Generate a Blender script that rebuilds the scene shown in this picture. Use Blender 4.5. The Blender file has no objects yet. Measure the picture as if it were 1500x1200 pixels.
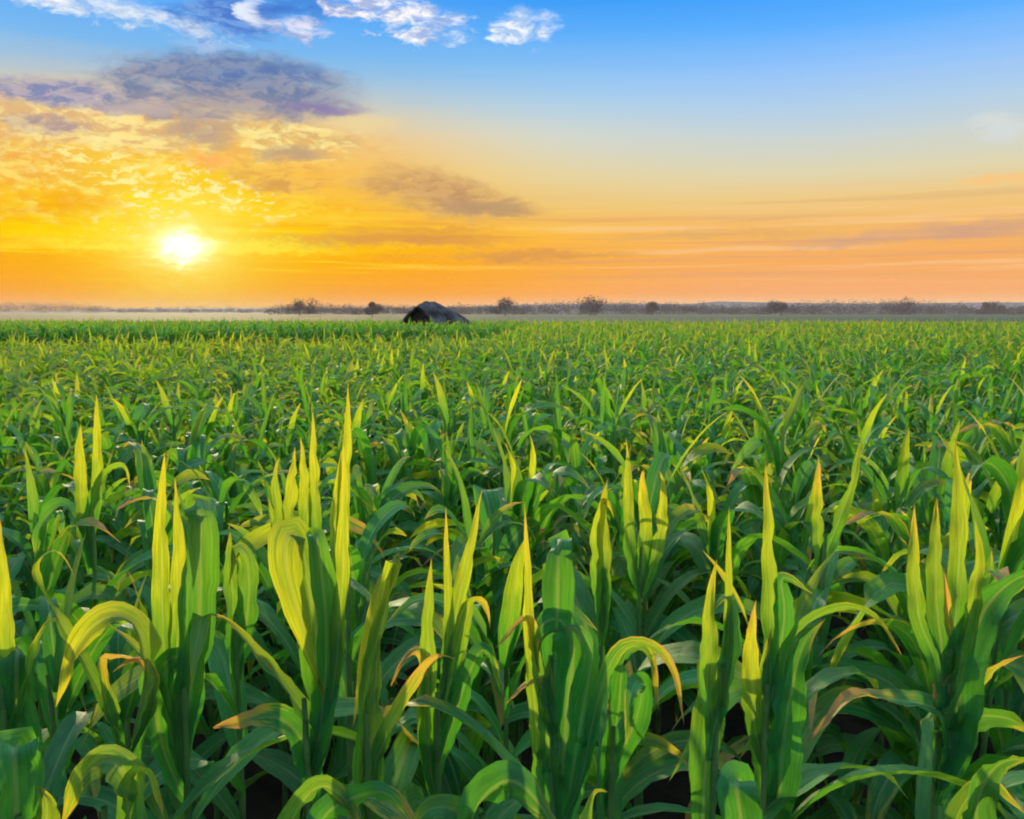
import bpy, math, random
import numpy as np
from mathutils import Vector

rnd = random.Random(7)
R = math.radians
scene = bpy.context.scene
COL = scene.collection

# ------------------------------------------------------------------ camera
F = 1299.0                      # focal length in pixels of a 1500 wide picture
CAMZ = 2.3
PITCH = math.atan(146 / F)
cam_d = bpy.data.cameras.new('camera')
cam = bpy.data.objects.new('camera', cam_d)
COL.objects.link(cam)
cam_d.sensor_width = 36
cam_d.lens = 36 * F / 1500
cam_d.clip_start = 0.05
cam_d.clip_end = 20000
cam.location = (0, 0, CAMZ)
cam.rotation_euler = (math.pi / 2 - PITCH, 0, 0)
scene.camera = cam


def ray(px, py):
    a, b = (px - 750) / F, (600 - py) / F
    return np.array([a, math.cos(PITCH) + b * math.sin(PITCH), -math.sin(PITCH) + b * math.cos(PITCH)])


def at(px, py, Y):
    d = ray(px, py)
    return np.array([0, 0, CAMZ]) + d * (Y / d[1])


def azel(px, py):
    d = ray(px, py)
    return math.atan2(d[0], d[1]) * F, math.atan2(d[2], math.hypot(d[0], d[1])) * F


def lin(c):
    out = []
    for v in c:
        v = v / 255
        out.append(v / 12.92 if v <= 0.04045 else ((v + 0.055) / 1.055) ** 2.4)
    return out


# ------------------------------------------------------------------ node helpers
class NG:
    def __init__(self, tree):
        self.t = tree
        tree.nodes.clear()

    def node(self, typ, **kw):
        n = self.t.nodes.new(typ)
        for k, v in kw.items():
            setattr(n, k, v)
        return n

    def link(self, a, b):
        self.t.links.new(a, b)

    def put(self, sock, v):
        if isinstance(v, bpy.types.NodeSocket):
            self.link(v, sock)
        elif v is not None:
            if sock.type in ('RGBA',) and not isinstance(v, (int, float)) and len(v) == 3:
                v = list(v) + [1]
            sock.default_value = v

    def m(self, op, a, b=None, c=None, clamp=False):
        n = self.node('ShaderNodeMath', operation=op)
        n.use_clamp = clamp
        for s, v in zip(n.inputs, (a, b, c)):
            self.put(s, v)
        return n.outputs[0]

    def mix(self, fac, a, b, mode='MIX'):
        n = self.node('ShaderNodeMix', data_type='RGBA', blend_type=mode)
        self.put(n.inputs[0], fac)
        self.put(n.inputs[6], a)
        self.put(n.inputs[7], b)
        return n.outputs[2]

    def smooth(self, v, lo, hi, a=0.0, b=1.0):
        n = self.node('ShaderNodeMapRange', interpolation_type='SMOOTHSTEP')
        for s, q in zip(n.inputs, (v, lo, hi, a, b)):
            self.put(s, q)
        return n.outputs[0]

    def ramp(self, fac, stops, interp='LINEAR'):
        n = self.node('ShaderNodeValToRGB')
        n.color_ramp.interpolation = interp
        el = n.color_ramp.elements
        while len(el) > 1:
            el.remove(el[-1])
        el[0].position = stops[0][0]
        el[0].color = list(stops[0][1]) + [1]
        for p, c in stops[1:]:
            e = el.new(p)
            e.color = list(c) + [1]
        self.put(n.inputs[0], fac)
        return n.outputs[0]

    def noise(self, vec, scale, detail=4, rough=0.55, dist=0.0):
        n = self.node('ShaderNodeTexNoise')
        n.inputs['Scale'].default_value = scale
        n.inputs['Detail'].default_value = detail
        n.inputs['Roughness'].default_value = rough
        n.inputs['Distortion'].default_value = dist
        if vec is not None:
            self.link(vec, n.inputs['Vector'])
        return n.outputs[0]

    def xyz(self, x, y, z=0.0):
        n = self.node('ShaderNodeCombineXYZ')
        for s, v in zip(n.inputs, (x, y, z)):
            self.put(s, v)
        return n.outputs[0]


def new_mat(name):
    m = bpy.data.materials.new(name)
    m.use_nodes = True
    return m, NG(m.node_tree)


# ------------------------------------------------------------------ sky
SUN_S, SUN_T = azel(268, 361)
SUN_AZ = SUN_S / F
SUN_EL = SUN_T / F


def build_world():
    w = bpy.data.worlds.new('World')
    scene.world = w
    w.use_nodes = True
    g = NG(w.node_tree)
    tc = g.node('ShaderNodeTexCoord')
    sep = g.node('ShaderNodeSeparateXYZ')
    g.link(tc.outputs['Generated'], sep.inputs[0])
    x, y, z = sep.outputs
    az = g.m('ARCTAN2', x, y)
    hor = g.m('SQRT', g.m('ADD', g.m('MULTIPLY', x, x), g.m('MULTIPLY', y, y)))
    el = g.m('ARCTAN2', z, hor)
    s = g.m('MULTIPLY', az, F)
    t = g.m('MULTIPLY', el, F)
    # noise fields laid over the sky dome, stretched along the horizon
    v1 = g.xyz(g.m('DIVIDE', s, 120.0), g.m('DIVIDE', t, 45.0), 3.1)
    v2 = g.xyz(g.m('DIVIDE', s, 42.0), g.m('DIVIDE', t, 19.0), 8.7)
    v3 = g.xyz(g.m('DIVIDE', s, 330.0), g.m('DIVIDE', t, 16.0), 1.7)
    n1 = g.m('SUBTRACT', g.noise(v1, 1.0, 6, 0.62, 0.6), 0.5)
    n2 = g.m('SUBTRACT', g.noise(v2, 1.0, 6, 0.62, 0.5), 0.5)
    n3 = g.m('SUBTRACT', g.noise(v3, 1.0, 4, 0.5), 0.5)
    # warped coordinates
    sw = g.m('ADD', s, g.m('ADD', g.m('MULTIPLY', n1, 90.0), g.m('MULTIPLY', n2, 40.0)))
    tw = g.m('ADD', t, g.m('ADD', g.m('MULTIPLY', n1, 30.0), g.m('MULTIPLY', n2, 26.0)))

    def T(py):
        return azel(750, py)[1]
    tf = g.m('DIVIDE', g.m('ADD', t, g.m('MULTIPLY', n3, 14.0)), 620.0, clamp=True)

    def stops(lst):
        out = []
        for py, c in lst:
            p = T(py) / 620.0
            out.append((max(0, min(1, p)), lin(c)))
        return sorted(out, key=lambda q: q[0])
    far = g.ramp(tf, stops([(452, (250, 172, 112)), (425, (250, 172, 108)), (385, (248, 174, 98)), (340, (246, 186, 104)),
                            (300, (240, 203, 132)), (262, (224, 214, 176)), (215, (204, 213, 210)), (170, (178, 208, 234)),
                            (120, (150, 197, 250)), (60, (98, 178, 255)), (0, (62, 160, 252)), (-140, (60, 140, 235))]))
    mid = g.ramp(tf, stops([(452, (255, 160, 60)), (425, (255, 165, 40)), (385, (255, 176, 20)), (340, (255, 192, 55)),
                            (300, (240, 198, 110)), (250, (235, 212, 150)), (200, (220, 218, 195)), (150, (178, 210, 228)),
                            (100, (140, 195, 240)), (50, (96, 176, 248)), (0, (66, 158, 246)), (-140, (60, 140, 235))]))
    near = g.ramp(tf, stops([(452, (250, 158, 70)), (420, (253, 160, 30)), (385, (255, 172, 0)), (345, (255, 196, 0)),
                             (310, (255, 190, 20)), (270, (255, 186, 50)), (220, (250, 190, 90)), (175, (226, 202, 160)),
                             (130, (170, 195, 215)), (90, (122, 185, 240)), (40, (100, 175, 248)), (0, (80, 165, 250)), (-140, (60, 140, 235))]))
    dsun = g.m('ABSOLUTE', g.m('SUBTRACT', s, SUN_S))
    c = g.mix(g.smooth(dsun, 260.0, 900.0), mid, far)
    c = g.mix(g.smooth(dsun, 60.0, 560.0, 1.0, 0.0), c, near)
    # thin stratus lying in long layers low over the horizon
    lay = g.m('MULTIPLY', g.smooth(t, 20.0, 70.0), g.smooth(t, 110.0, 185.0, 1.0, 0.0))
    v6 = g.xyz(g.m('DIVIDE', s, 420.0), g.m('DIVIDE', t, 11.0), 21.0)
    n6 = g.noise(v6, 1.0, 5, 0.6, 0.3)
    c = g.mix(g.m('MULTIPLY', g.smooth(n6, 0.50, 0.68, 0.0, 0.55), lay), c, g.mix(g.smooth(dsun, 150.0, 800.0), lin((244, 156, 36)), lin((214, 160, 128))))
    c = g.mix(g.m('MULTIPLY', g.smooth(n6, 0.48, 0.34, 0.0, 0.55), lay), c, g.mix(g.smooth(dsun, 150.0, 700.0), lin((255, 226, 40)), lin((250, 204, 150))))

    tex = None

    def blob(c, cx, cy, rx, ry, col, soft=0.5, amt=1.0, nz=1.2, slope=0.0, fine=False, col2=None):
        """an elliptical cloud bank whose edge is torn by noise"""
        bs, bt = azel(cx, cy)
        ds = g.m('SUBTRACT', sw, bs)
        dt = g.m('SUBTRACT', tw, bt)
        if slope:
            dt = g.m('ADD', dt, g.m('MULTIPLY', ds, slope))
        a = g.m('DIVIDE', ds, rx)
        b = g.m('DIVIDE', dt, ry)
        r2 = g.m('ADD', g.m('MULTIPLY', a, a), g.m('MULTIPLY', b, b))
        val = g.m('SUBTRACT', 1.0, r2)
        nn = n2 if fine else n1
        val = g.m('ADD', val, g.m('MULTIPLY', nn, nz * 2))
        cc = lin(col) if col2 is None else g.mix(tex, lin(col), lin(col2))
        return g.mix(g.smooth(val, 0.0, soft * 1.6, 0.0, amt), c, cc)

    v4 = g.xyz(g.m('DIVIDE', g.m('ADD', s, g.m('MULTIPLY', n1, 40.0)), 27.0), g.m('DIVIDE', g.m('ADD', t, g.m('MULTIPLY', n1, 24.0)), 11.0), 5.5)
    n4 = g.noise(v4, 1.0, 5, 0.6, 0.4)
    tex = g.smooth(n4, 0.40, 0.60)
    v5 = g.xyz(g.m('DIVIDE', g.m('ADD', s, g.m('MULTIPLY', n1, 30.0)), 17.0), g.m('DIVIDE', g.m('ADD', t, g.m('MULTIPLY', n1, 18.0)), 8.0), 2.5)
    n5 = g.noise(v5, 1.0, 4, 0.6, 0.5)
    flk = g.smooth(n5, 0.50, 0.60)
    c = blob(c, 250, 215, 340, 95, (232, 176, 104), 0.8, 0.95, 0.9, col2=(255, 212, 112))
    c = blob(c, 170, 290, 320, 40, (250, 172, 20), 0.8, 0.7, 0.9, col2=(255, 214, 20))
    # golden broken cloud round the sun side
    c = blob(c, 120, 262, 210, 62, (246, 180, 60), 0.8, 0.95, 2.0, fine=True, col2=(255, 232, 120))
    c = blob(c, 40, 240, 110, 26, (242, 166, 84), 0.7, 0.8, 1.6, fine=True, col2=(255, 216, 110))
    c = blob(c, 130, 298, 110, 13, (248, 160, 26), 0.8, 0.9, 1.0)
    c = blob(c, 395, 262, 130, 24, (212, 146, 92), 0.8, 0.85, 1.6, col2=(244, 184, 90))
    c = blob(c, 400, 300, 120, 18, (250, 180, 40), 0.8, 0.8, 1.6, fine=True, col2=(255, 222, 80))
    c = blob(c, 120, 338, 210, 16, (255, 218, 0), 0.9, 0.8, 1.0)
    c = blob(c, 440, 322, 190, 10, (255, 214, 70), 0.9, 0.8, 1.0)
    c = blob(c, 570, 352, 230, 14, (220, 150, 78), 0.7, 0.95, 0.6)
    c = blob(c, 610, 338, 170, 7, (226, 156, 70), 0.8, 0.9, 0.8)
    c = blob(c, 800, 374, 180, 9, (222, 154, 80), 0.7, 0.9, 0.8)
    c = blob(c, 635, 284, 150, 44, (194, 148, 104), 0.7, 1.0, 0.7, slope=0.16, col2=(216, 170, 112))
    c = blob(c, 715, 304, 105, 16, (190, 152, 112), 0.7, 0.9, 0.6, slope=0.05)
    # cream and grey tumble below the large cloud
    c = blob(c, 150, 185, 200, 46, (226, 182, 130), 0.6, 0.97, 1.4, fine=True, col2=(255, 232, 158))
    c = blob(c, 70, 182, 62, 17, (160, 142, 158), 0.7, 0.9, 1.2, col2=(206, 178, 158))
    c = blob(c, 90, 140, 120, 24, (122, 134, 184), 0.6, 0.95, 1.3, col2=(178, 170, 188))
    c = blob(c, 190, 140, 60, 12, (176, 164, 184), 0.8, 0.8, 1.6, fine=True, col2=(248, 220, 196))
    c = blob(c, 300, 190, 62, 46, (176, 152, 148), 0.8, 0.95, 1.2)
    c = blob(c, 425, 205, 100, 30, (222, 184, 120), 0.6, 0.97, 1.5, fine=True, col2=(255, 236, 158))
    c = blob(c, 420, 226, 62, 13, (188, 156, 132), 0.7, 0.95, 1.0)
    c = blob(c, 520, 178, 90, 14, (238, 214, 158), 0.8, 0.9, 0.9)
    c = blob(c, 295, 236, 52, 13, (255, 160, 100), 0.8, 0.9, 1.0)
    # the large lens-shaped cloud
    c = blob(c, 335, 126, 200, 54, (110, 128, 168), 0.5, 1.0, 0.75, col2=(152, 154, 176))
    c = blob(c, 320, 158, 120, 30, (166, 152, 158), 0.9, 0.9, 1.0, col2=(190, 168, 160))
    c = blob(c, 355, 104, 150, 27, (82, 120, 182), 0.9, 0.85, 0.8, col2=(118, 146, 188))
    c = blob(c, 470, 158, 85, 11, (138, 126, 172), 0.8, 0.9, 0.6)
    c = blob(c, 215, 158, 80, 12, (190, 172, 176), 0.8, 0.8, 1.4, fine=True)
    # high white and slate cloud at the top of the view
    c = blob(c, 330, 26, 100, 40, (74, 118, 204), 0.7, 0.9, 1.2, col2=(120, 164, 226))
    c = blob(c, 440, 14, 60, 26, (62, 112, 200), 0.8, 0.8, 1.2)
    c = blob(c, 165, 16, 165, 22, (200, 218, 240), 0.9, 0.97, 1.6, slope=0.13, fine=True, col2=(255, 255, 252))
    c = blob(c, 372, 20, 20, 32, (235, 242, 255), 0.8, 0.95, 1.4, fine=True)
    c = blob(c, 438, 44, 56, 17, (160, 180, 224), 0.7, 0.9, 2.0, fine=True, col2=(240, 236, 248))
    c = blob(c, 525, 12, 75, 20, (150, 176, 224), 0.7, 0.95, 2.0, fine=True, col2=(244, 234, 244))
    c = blob(c, 590, 24, 105, 32, (176, 190, 228), 0.7, 0.97, 2.0, slope=0.1, fine=True, col2=(255, 255, 255))
    c = blob(c, 765, 40, 56, 27, (178, 206, 244), 0.8, 0.98, 1.7, fine=True, col2=(255, 255, 255))
    c = blob(c, 300, 70, 80, 8, (176, 204, 240), 0.9, 0.7, 1.2)
    # small clouds on the right
    c = blob(c, 1460, 186, 46, 24, (214, 220, 218), 0.7, 0.95, 1.0, fine=True)
    c = blob(c, 1480, 262, 80, 13, (252, 198, 122), 0.9, 0.95, 0.8)
    c = blob(c, 1430, 332, 160, 14, (206, 162, 138), 1.0, 0.9, 0.7, slope=-0.04)
    c = blob(c, 1290, 349, 120, 11, (214, 166, 136), 1.0, 0.85, 0.7)
    c = blob(c, 1060, 342, 200, 9, (224, 174, 108), 1.0, 0.85, 0.7)
    # bright flecks over the sun and the sun's glow
    c = blob(c, 262, 272, 120, 36, (255, 196, 30), 0.6, 0.95, 2.4, slope=0.25, fine=True, col2=(255, 250, 160))
    c = blob(c, 320, 290, 70, 14, (255, 214, 60), 0.5, 1.0, 2.4, fine=True, col2=(255, 254, 205))
    tex = flk
    c = blob(c, 280, 276, 150, 44, (255, 205, 20), 0.6, 0.85, 1.6, slope=0.25, col2=(255, 253, 190))
    c = blob(c, 120, 245, 170, 40, (248, 190, 70), 0.8, 0.7, 1.4, col2=(255, 240, 150))
    c = blob(c, 262, 320, 130, 40, (255, 222, 20), 0.9, 0.8, 1.0, col2=(255, 250, 120))
    c = blob(c, 225, 318, 60, 44, (255, 222, 30), 0.6, 0.95, 1.0, col2=(255, 255, 225))
    # haze lying on the horizon
    hz = g.m('ADD', t, g.m('MULTIPLY', n1, 8.0))
    c = g.mix(g.m('MULTIPLY', g.smooth(hz, 2.0, 26.0, 0.6, 0.0), g.smooth(dsun, 100.0, 700.0, 0.12, 1.0)), c, lin((255, 205, 152)))
    # glow terms
    a = g.m('DIVIDE', g.m('SUBTRACT', g.m('ADD', s, g.m('MULTIPLY', n2, 46.0)), SUN_S), 1.5)
    b = g.m('SUBTRACT', g.m('ADD', t, g.m('ADD', g.m('MULTIPLY', n2, 22.0), g.m('MULTIPLY', g.m('SUBTRACT', n5, 0.5), 34.0))), SUN_T)
    rr = g.m('SQRT', g.m('ADD', g.m('MULTIPLY', a, a), g.m('MULTIPLY', b, b)))
    def glow(scale, p):
        return g.m('EXPONENT', g.m('MULTIPLY', g.m('POWER', g.m('DIVIDE', rr, scale), p), -1.0))
    c = g.mix(g.m('MULTIPLY', glow(80.0, 1.25), 0.8), c, lin((255, 226, 20)))
    band = g.m('MULTIPLY', g.m('EXPONENT', g.m('MULTIPLY', g.m('POWER', g.m('DIVIDE', g.m('ABSOLUTE', g.m('ADD', b, g.m('MULTIPLY', n3, 16.0))), 9.0), 2.0), -1.0)), g.smooth(rr, 40.0, 190.0, 0.8, 0.0))
    c = g.mix(band, c, lin((255, 238, 70)))
    c = g.mix(g.m('MULTIPLY', glow(40.0, 1.5), 0.95, clamp=True), c, lin((255, 246, 130)))
    add = g.mix(glow(17.0, 2.0), (0, 0, 0), (1.5, 1.5, 1.6))
    c = g.mix(1.0, c, add, 'ADD')
    # physical sky for the part overhead and behind
    sky = g.node('ShaderNodeTexSky', sky_type='NISHITA')
    sky.sun_disc = False
    sky.sun_elevation = R(14)
    sky.sun_rotation = SUN_AZ
    sky.dust_density = 1.5
    over = g.mix(1.0, sky.outputs[0], (SKYK, SKYK, SKYK), 'MULTIPLY')
    k = g.m('MAXIMUM', g.smooth(t, 520.0, 900.0), g.smooth(g.m('ABSOLUTE', s), 1500.0, 2600.0))
    k = g.m('MINIMUM', k, g.smooth(t, 40.0, 420.0, 0.35, 1.0))
    c = g.mix(k, c, over)
    # the sky opposite the sunset is already dusky
    dusk = g.m('MULTIPLY', g.smooth(y, 0.25, -0.45), g.smooth(t, 500.0, 1500.0, 1.0, 0.0))
    c = g.mix(dusk, c, g.mix(1.0, c, (0.12, 0.17, 0.25), 'MULTIPLY'))
    bg = g.node('ShaderNodeBackground')
    g.link(c, bg.inputs[0])
    bg.inputs[1].default_value = 1.0
    out = g.node('ShaderNodeOutputWorld')
    g.link(bg.outputs[0], out.inputs[0])
    w.cycles.sampling_method = 'NONE'


SKYK = 0.95
build_world()

sun_d = bpy.data.lights.new('sun', 'SUN')
sun = bpy.data.objects.new('sun', sun_d)
COL.objects.link(sun)
sun_d.energy = 5.0
sun_d.angle = R(0.6)
sun_d.color = (1.0, 0.80, 0.46)
SEL = R(9.0)
dirv = Vector((math.sin(SUN_AZ) * math.cos(SEL), math.cos(SUN_AZ) * math.cos(SEL), math.sin(SEL)))
sun.rotation_euler = dirv.to_track_quat('Z', 'Y').to_euler()
sun.location = (-30, 80, 25)


# ------------------------------------------------------------------ materials
def leaf_material():
    m, g = new_mat('corn_leaf_surface')
    uvn = g.node('ShaderNodeUVMap')
    uvn.uv_map = 'uv'
    sep = g.node('ShaderNodeSeparateXYZ')
    g.link(uvn.outputs[0], sep.inputs[0])
    u, v = sep.outputs[0], sep.outputs[1]
    at_ = g.node('ShaderNodeAttribute')
    at_.attribute_name = 'tone'
    s2 = g.node('ShaderNodeSeparateColor')
    g.link(at_.outputs['Color'], s2.inputs[0])
    yel, dry, rn = s2.outputs
    geo = g.node('ShaderNodeNewGeometry')
    info = g.node('ShaderNodeObjectInfo')
    patch = g.noise(geo.outputs['Position'], 0.16, 3, 0.6)
    fine = g.noise(geo.outputs['Position'], 38.0, 5, 0.6)
    blot = g.noise(geo.outputs['Position'], 9.0, 4, 0.6)
    uc = g.m('ABSOLUTE', g.m('SUBTRACT', u, 0.5))
    sv = g.xyz(g.m('MULTIPLY', u, 16.0), g.m('MULTIPLY', v, 5.0), g.m('MULTIPLY', rn, 40.0))
    streak = g.smooth(g.noise(sv, 1.0, 5, 0.65), 0.34, 0.66)
    sv2 = g.xyz(g.m('MULTIPLY', u, 5.0), g.m('MULTIPLY', v, 9.0), g.m('MULTIPLY_ADD', rn, 40.0, 7.0))
    cloudy = g.smooth(g.noise(sv2, 1.0, 5, 0.65), 0.36, 0.64)
    rib = g.smooth(uc, 0.03, 0.075, 1.0, 0.0)
    # fine parallel veins
    vein = g.m('SINE', g.m('ADD', g.m('MULTIPLY', u, 150.0), g.m('MULTIPLY', blot, 7.0)))
    vein = g.m('MULTIPLY_ADD', vein, 0.5, 0.5)
    # body colour
    green = g.mix(rn, (0.002, 0.075, 0.026), (0.040, 0.38, 0.070))
    green = g.mix(g.m('MULTIPLY', g.smooth(patch, 0.42, 0.7), 0.7), green, (0.085, 0.27, 0.020))
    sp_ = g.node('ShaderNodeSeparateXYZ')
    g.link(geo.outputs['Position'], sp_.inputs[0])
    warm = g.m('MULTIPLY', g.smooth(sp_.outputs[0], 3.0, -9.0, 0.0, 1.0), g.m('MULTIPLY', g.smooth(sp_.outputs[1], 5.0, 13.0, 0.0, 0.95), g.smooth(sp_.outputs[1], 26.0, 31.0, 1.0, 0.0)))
    green = g.mix(warm, green, (0.15, 0.26, 0.016))  # yellower toward the sunward left, backlit glow put into the leaf colour
    green = g.mix(g.m('MULTIPLY', info.outputs['Random'], 0.35), green, (0.02, 0.13, 0.045))
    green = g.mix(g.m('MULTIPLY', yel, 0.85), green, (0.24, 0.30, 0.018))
    green = g.mix(g.m('MULTIPLY', g.m('MULTIPLY', vein, fine), 0.22), green, (0.10, 0.24, 0.045))
    green = g.mix(g.m('MULTIPLY', g.smooth(blot, 0.5, 0.75), 0.4), green, (0.10, 0.17, 0.02))
    green = g.mix(g.m('MULTIPLY', rib, 0.55), green, (0.30, 0.40, 0.14))
    green = g.mix(g.m('MULTIPLY', g.m('SUBTRACT', 1.0, streak), 0.45), green, (0.006, 0.05, 0.012))
    green = g.mix(g.m('MULTIPLY', cloudy, 0.35), green, (0.045, 0.34, 0.04))
    # dried tip and margins
    ed = g.m('ADD', g.m('MULTIPLY', uc, 0.35), v)
    ed = g.m('ADD', ed, g.m('MULTIPLY', g.m('SUBTRACT', g.m('ADD', g.m('MULTIPLY', streak, 0.35), g.m('MULTIPLY', cloudy, 0.3)), 0.32), 0.5))
    th = g.m('SUBTRACT', 1.16, g.m('MULTIPLY', dry, 0.55))
    dmask = g.smooth(g.m('SUBTRACT', ed, th), -0.02, 0.03)
    dcol = g.mix(g.smooth(fine, 0.35, 0.7), (0.50, 0.25, 0.05), (0.34, 0.21, 0.09))
    dedge = g.smooth(g.m('SUBTRACT', ed, th), -0.2, 0.0)
    green = g.mix(g.m('MULTIPLY', dedge, 0.7), green, (0.42, 0.36, 0.02))
    body = g.mix(dmask, green, dcol)
    spk = g.noise(geo.outputs['Position'], 130.0, 3, 0.6)
    body = g.mix(g.m('MULTIPLY', g.smooth(spk, 0.66, 0.72), 0.7), body, (0.20, 0.13, 0.05))
    # light shining through is yellower
    yel = g.m('MULTIPLY', g.m('ADD', yel, 0.07), g.smooth(v, 0.1, 0.75, 0.05, 1.0), clamp=True)  # greener toward the base: sun occlusion low on blades painted into the tint
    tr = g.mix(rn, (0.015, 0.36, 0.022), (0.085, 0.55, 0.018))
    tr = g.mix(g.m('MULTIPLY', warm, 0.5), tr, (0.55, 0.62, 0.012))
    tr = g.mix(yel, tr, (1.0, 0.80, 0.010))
    tr = g.mix(g.m('MULTIPLY', g.m('MULTIPLY', cloudy, g.smooth(v, 0.0, 0.9, 1.0, 0.3)), 0.75), tr, (0.10, 0.40, 0.01))
    tr = g.mix(g.m('MULTIPLY', g.m('MULTIPLY', vein, fine), 0.3), tr, (0.75, 0.78, 0.04))
    tr = g.mix(g.m('MULTIPLY', g.m('SUBTRACT', 1.0, streak), 0.5), tr, (0.04, 0.20, 0.006))
    tr = g.mix(g.m('MULTIPLY', rib, 0.5), tr, (0.45, 0.50, 0.06))
    tr = g.mix(dedge, tr, (0.85, 0.60, 0.02))
    tr = g.mix(dmask, tr, (0.75, 0.42, 0.05))
    p = g.node('ShaderNodeBsdfPrincipled')
    g.link(body, p.inputs['Base Color'])
    g.put(p.inputs['Roughness'], g.m('MULTIPLY_ADD', fine, 0.2, 0.5))
    p.inputs['Specular IOR Level'].default_value = 0.34
    bmp = g.node('ShaderNodeBump')
    bmp.inputs['Strength'].default_value = 0.25
    bmp.inputs['Distance'].default_value = 0.004
    g.link(g.m('ADD', vein, g.m('ADD', g.m('MULTIPLY', cloudy, 3.0), g.m('MULTIPLY', rib, -2.0))), bmp.inputs['Height'])
    g.link(bmp.outputs[0], p.inputs['Normal'])
    t = g.node('ShaderNodeBsdfTranslucent')
    g.link(tr, t.inputs[0])
    mx = g.node('ShaderNodeMixShader')
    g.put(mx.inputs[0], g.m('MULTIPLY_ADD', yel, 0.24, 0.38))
    g.link(p.outputs[0], mx.inputs[1])
    g.link(t.outputs[0], mx.inputs[2])
    o = g.node('ShaderNodeOutputMaterial')
    g.link(mx.outputs[0], o.inputs[0])
    return m


def simple_mat(name, c1, c2, scale, rough=0.8, bump=0.3, bdist=0.02, detail=5):
    m, g = new_mat(name)
    geo = g.node('ShaderNodeNewGeometry')
    n = g.noise(geo.outputs['Position'], scale, detail, 0.6)
    c = g.mix(g.smooth(n, 0.3, 0.7), c1, c2)
    p = g.node('ShaderNodeBsdfPrincipled')
    g.link(c, p.inputs['Base Color'])
    p.inputs['Roughness'].default_value = rough
    p.inputs['Specular IOR Level'].default_value = 0.25
    b = g.node('ShaderNodeBump')
    b.inputs['Strength'].default_value = bump
    b.inputs['Distance'].default_value = bdist
    g.link(n, b.inputs['Height'])
    g.link(b.outputs[0], p.inputs['Normal'])
    o = g.node('ShaderNodeOutputMaterial')
    g.link(p.outputs[0], o.inputs[0])
    return m


M_LEAF = leaf_material()
M_STALK = simple_mat('corn_stalk_surface', (0.07, 0.17, 0.03), (0.16, 0.25, 0.05), 14, 0.55, 0.2, 0.003)
M_TREE = simple_mat('distant_foliage', (0.024, 0.034, 0.046), (0.045, 0.052, 0.070), 0.6, 0.9, 0.0)
M_BARK = simple_mat('bark', (0.05, 0.035, 0.025), (0.10, 0.07, 0.05), 3, 0.9, 0.3)
M_THATCH = simple_mat('weathered_thatch', (0.028, 0.017, 0.011), (0.17, 0.125, 0.105), 1.3, 0.9, 0.8, 0.06)
M_BOARD = simple_mat('dark_boards', (0.035, 0.018, 0.01), (0.09, 0.045, 0.02), 6, 0.85, 0.4)
M_POST = simple_mat('post_wood', (0.06, 0.04, 0.025), (0.12, 0.08, 0.05), 8, 0.85, 0.3)


def ground_material():
    m, g = new_mat('ground_surface')
    geo = g.node('ShaderNodeNewGeometry')
    sep = g.node('ShaderNodeSeparateXYZ')
    g.link(geo.outputs['Position'], sep.inputs[0])
    n = g.noise(geo.outputs['Position'], 3.0, 8, 0.65)
    n2 = g.noise(geo.outputs['Position'], 0.02, 4, 0.6)
    soil = g.mix(g.smooth(n, 0.3, 0.7), (0.014, 0.010, 0.007), (0.05, 0.034, 0.02))
    v = g.xyz(g.m('MULTIPLY', sep.outputs[0], 0.004), g.m('MULTIPLY', sep.outputs[1], 0.02), 0.0)
    n3 = g.noise(v, 1.0, 3, 0.5)
    farc = g.mix(g.smooth(n3, 0.42, 0.58), (0.03, 0.06, 0.03), (0.06, 0.085, 0.04))
    farc = g.mix(g.smooth(g.m('DIVIDE', sep.outputs[0], sep.outputs[1]), 0.05, -0.3, 0.0, 0.9), farc, (0.20, 0.115, 0.022))  # golden haze toward the sun painted into the far ground colour
    farc = g.mix(g.m('MULTIPLY', n, 0.4), farc, (0.05, 0.08, 0.02))
    c = g.mix(g.smooth(sep.outputs[1], 52.0, 80.0), soil, farc)
    p = g.node('ShaderNodeBsdfPrincipled')
    g.link(c, p.inputs['Base Color'])
    p.inputs['Roughness'].default_value = 0.95
    p.inputs['Specular IOR Level'].default_value = 0.1
    b = g.node('ShaderNodeBump')
    b.inputs['Distance'].default_value = 0.06
    g.link(n, b.inputs['Height'])
    g.link(b.outputs[0], p.inputs['Normal'])
    o = g.node('ShaderNodeOutputMaterial')
    g.link(p.outputs[0], o.inputs[0])
    return m


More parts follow.
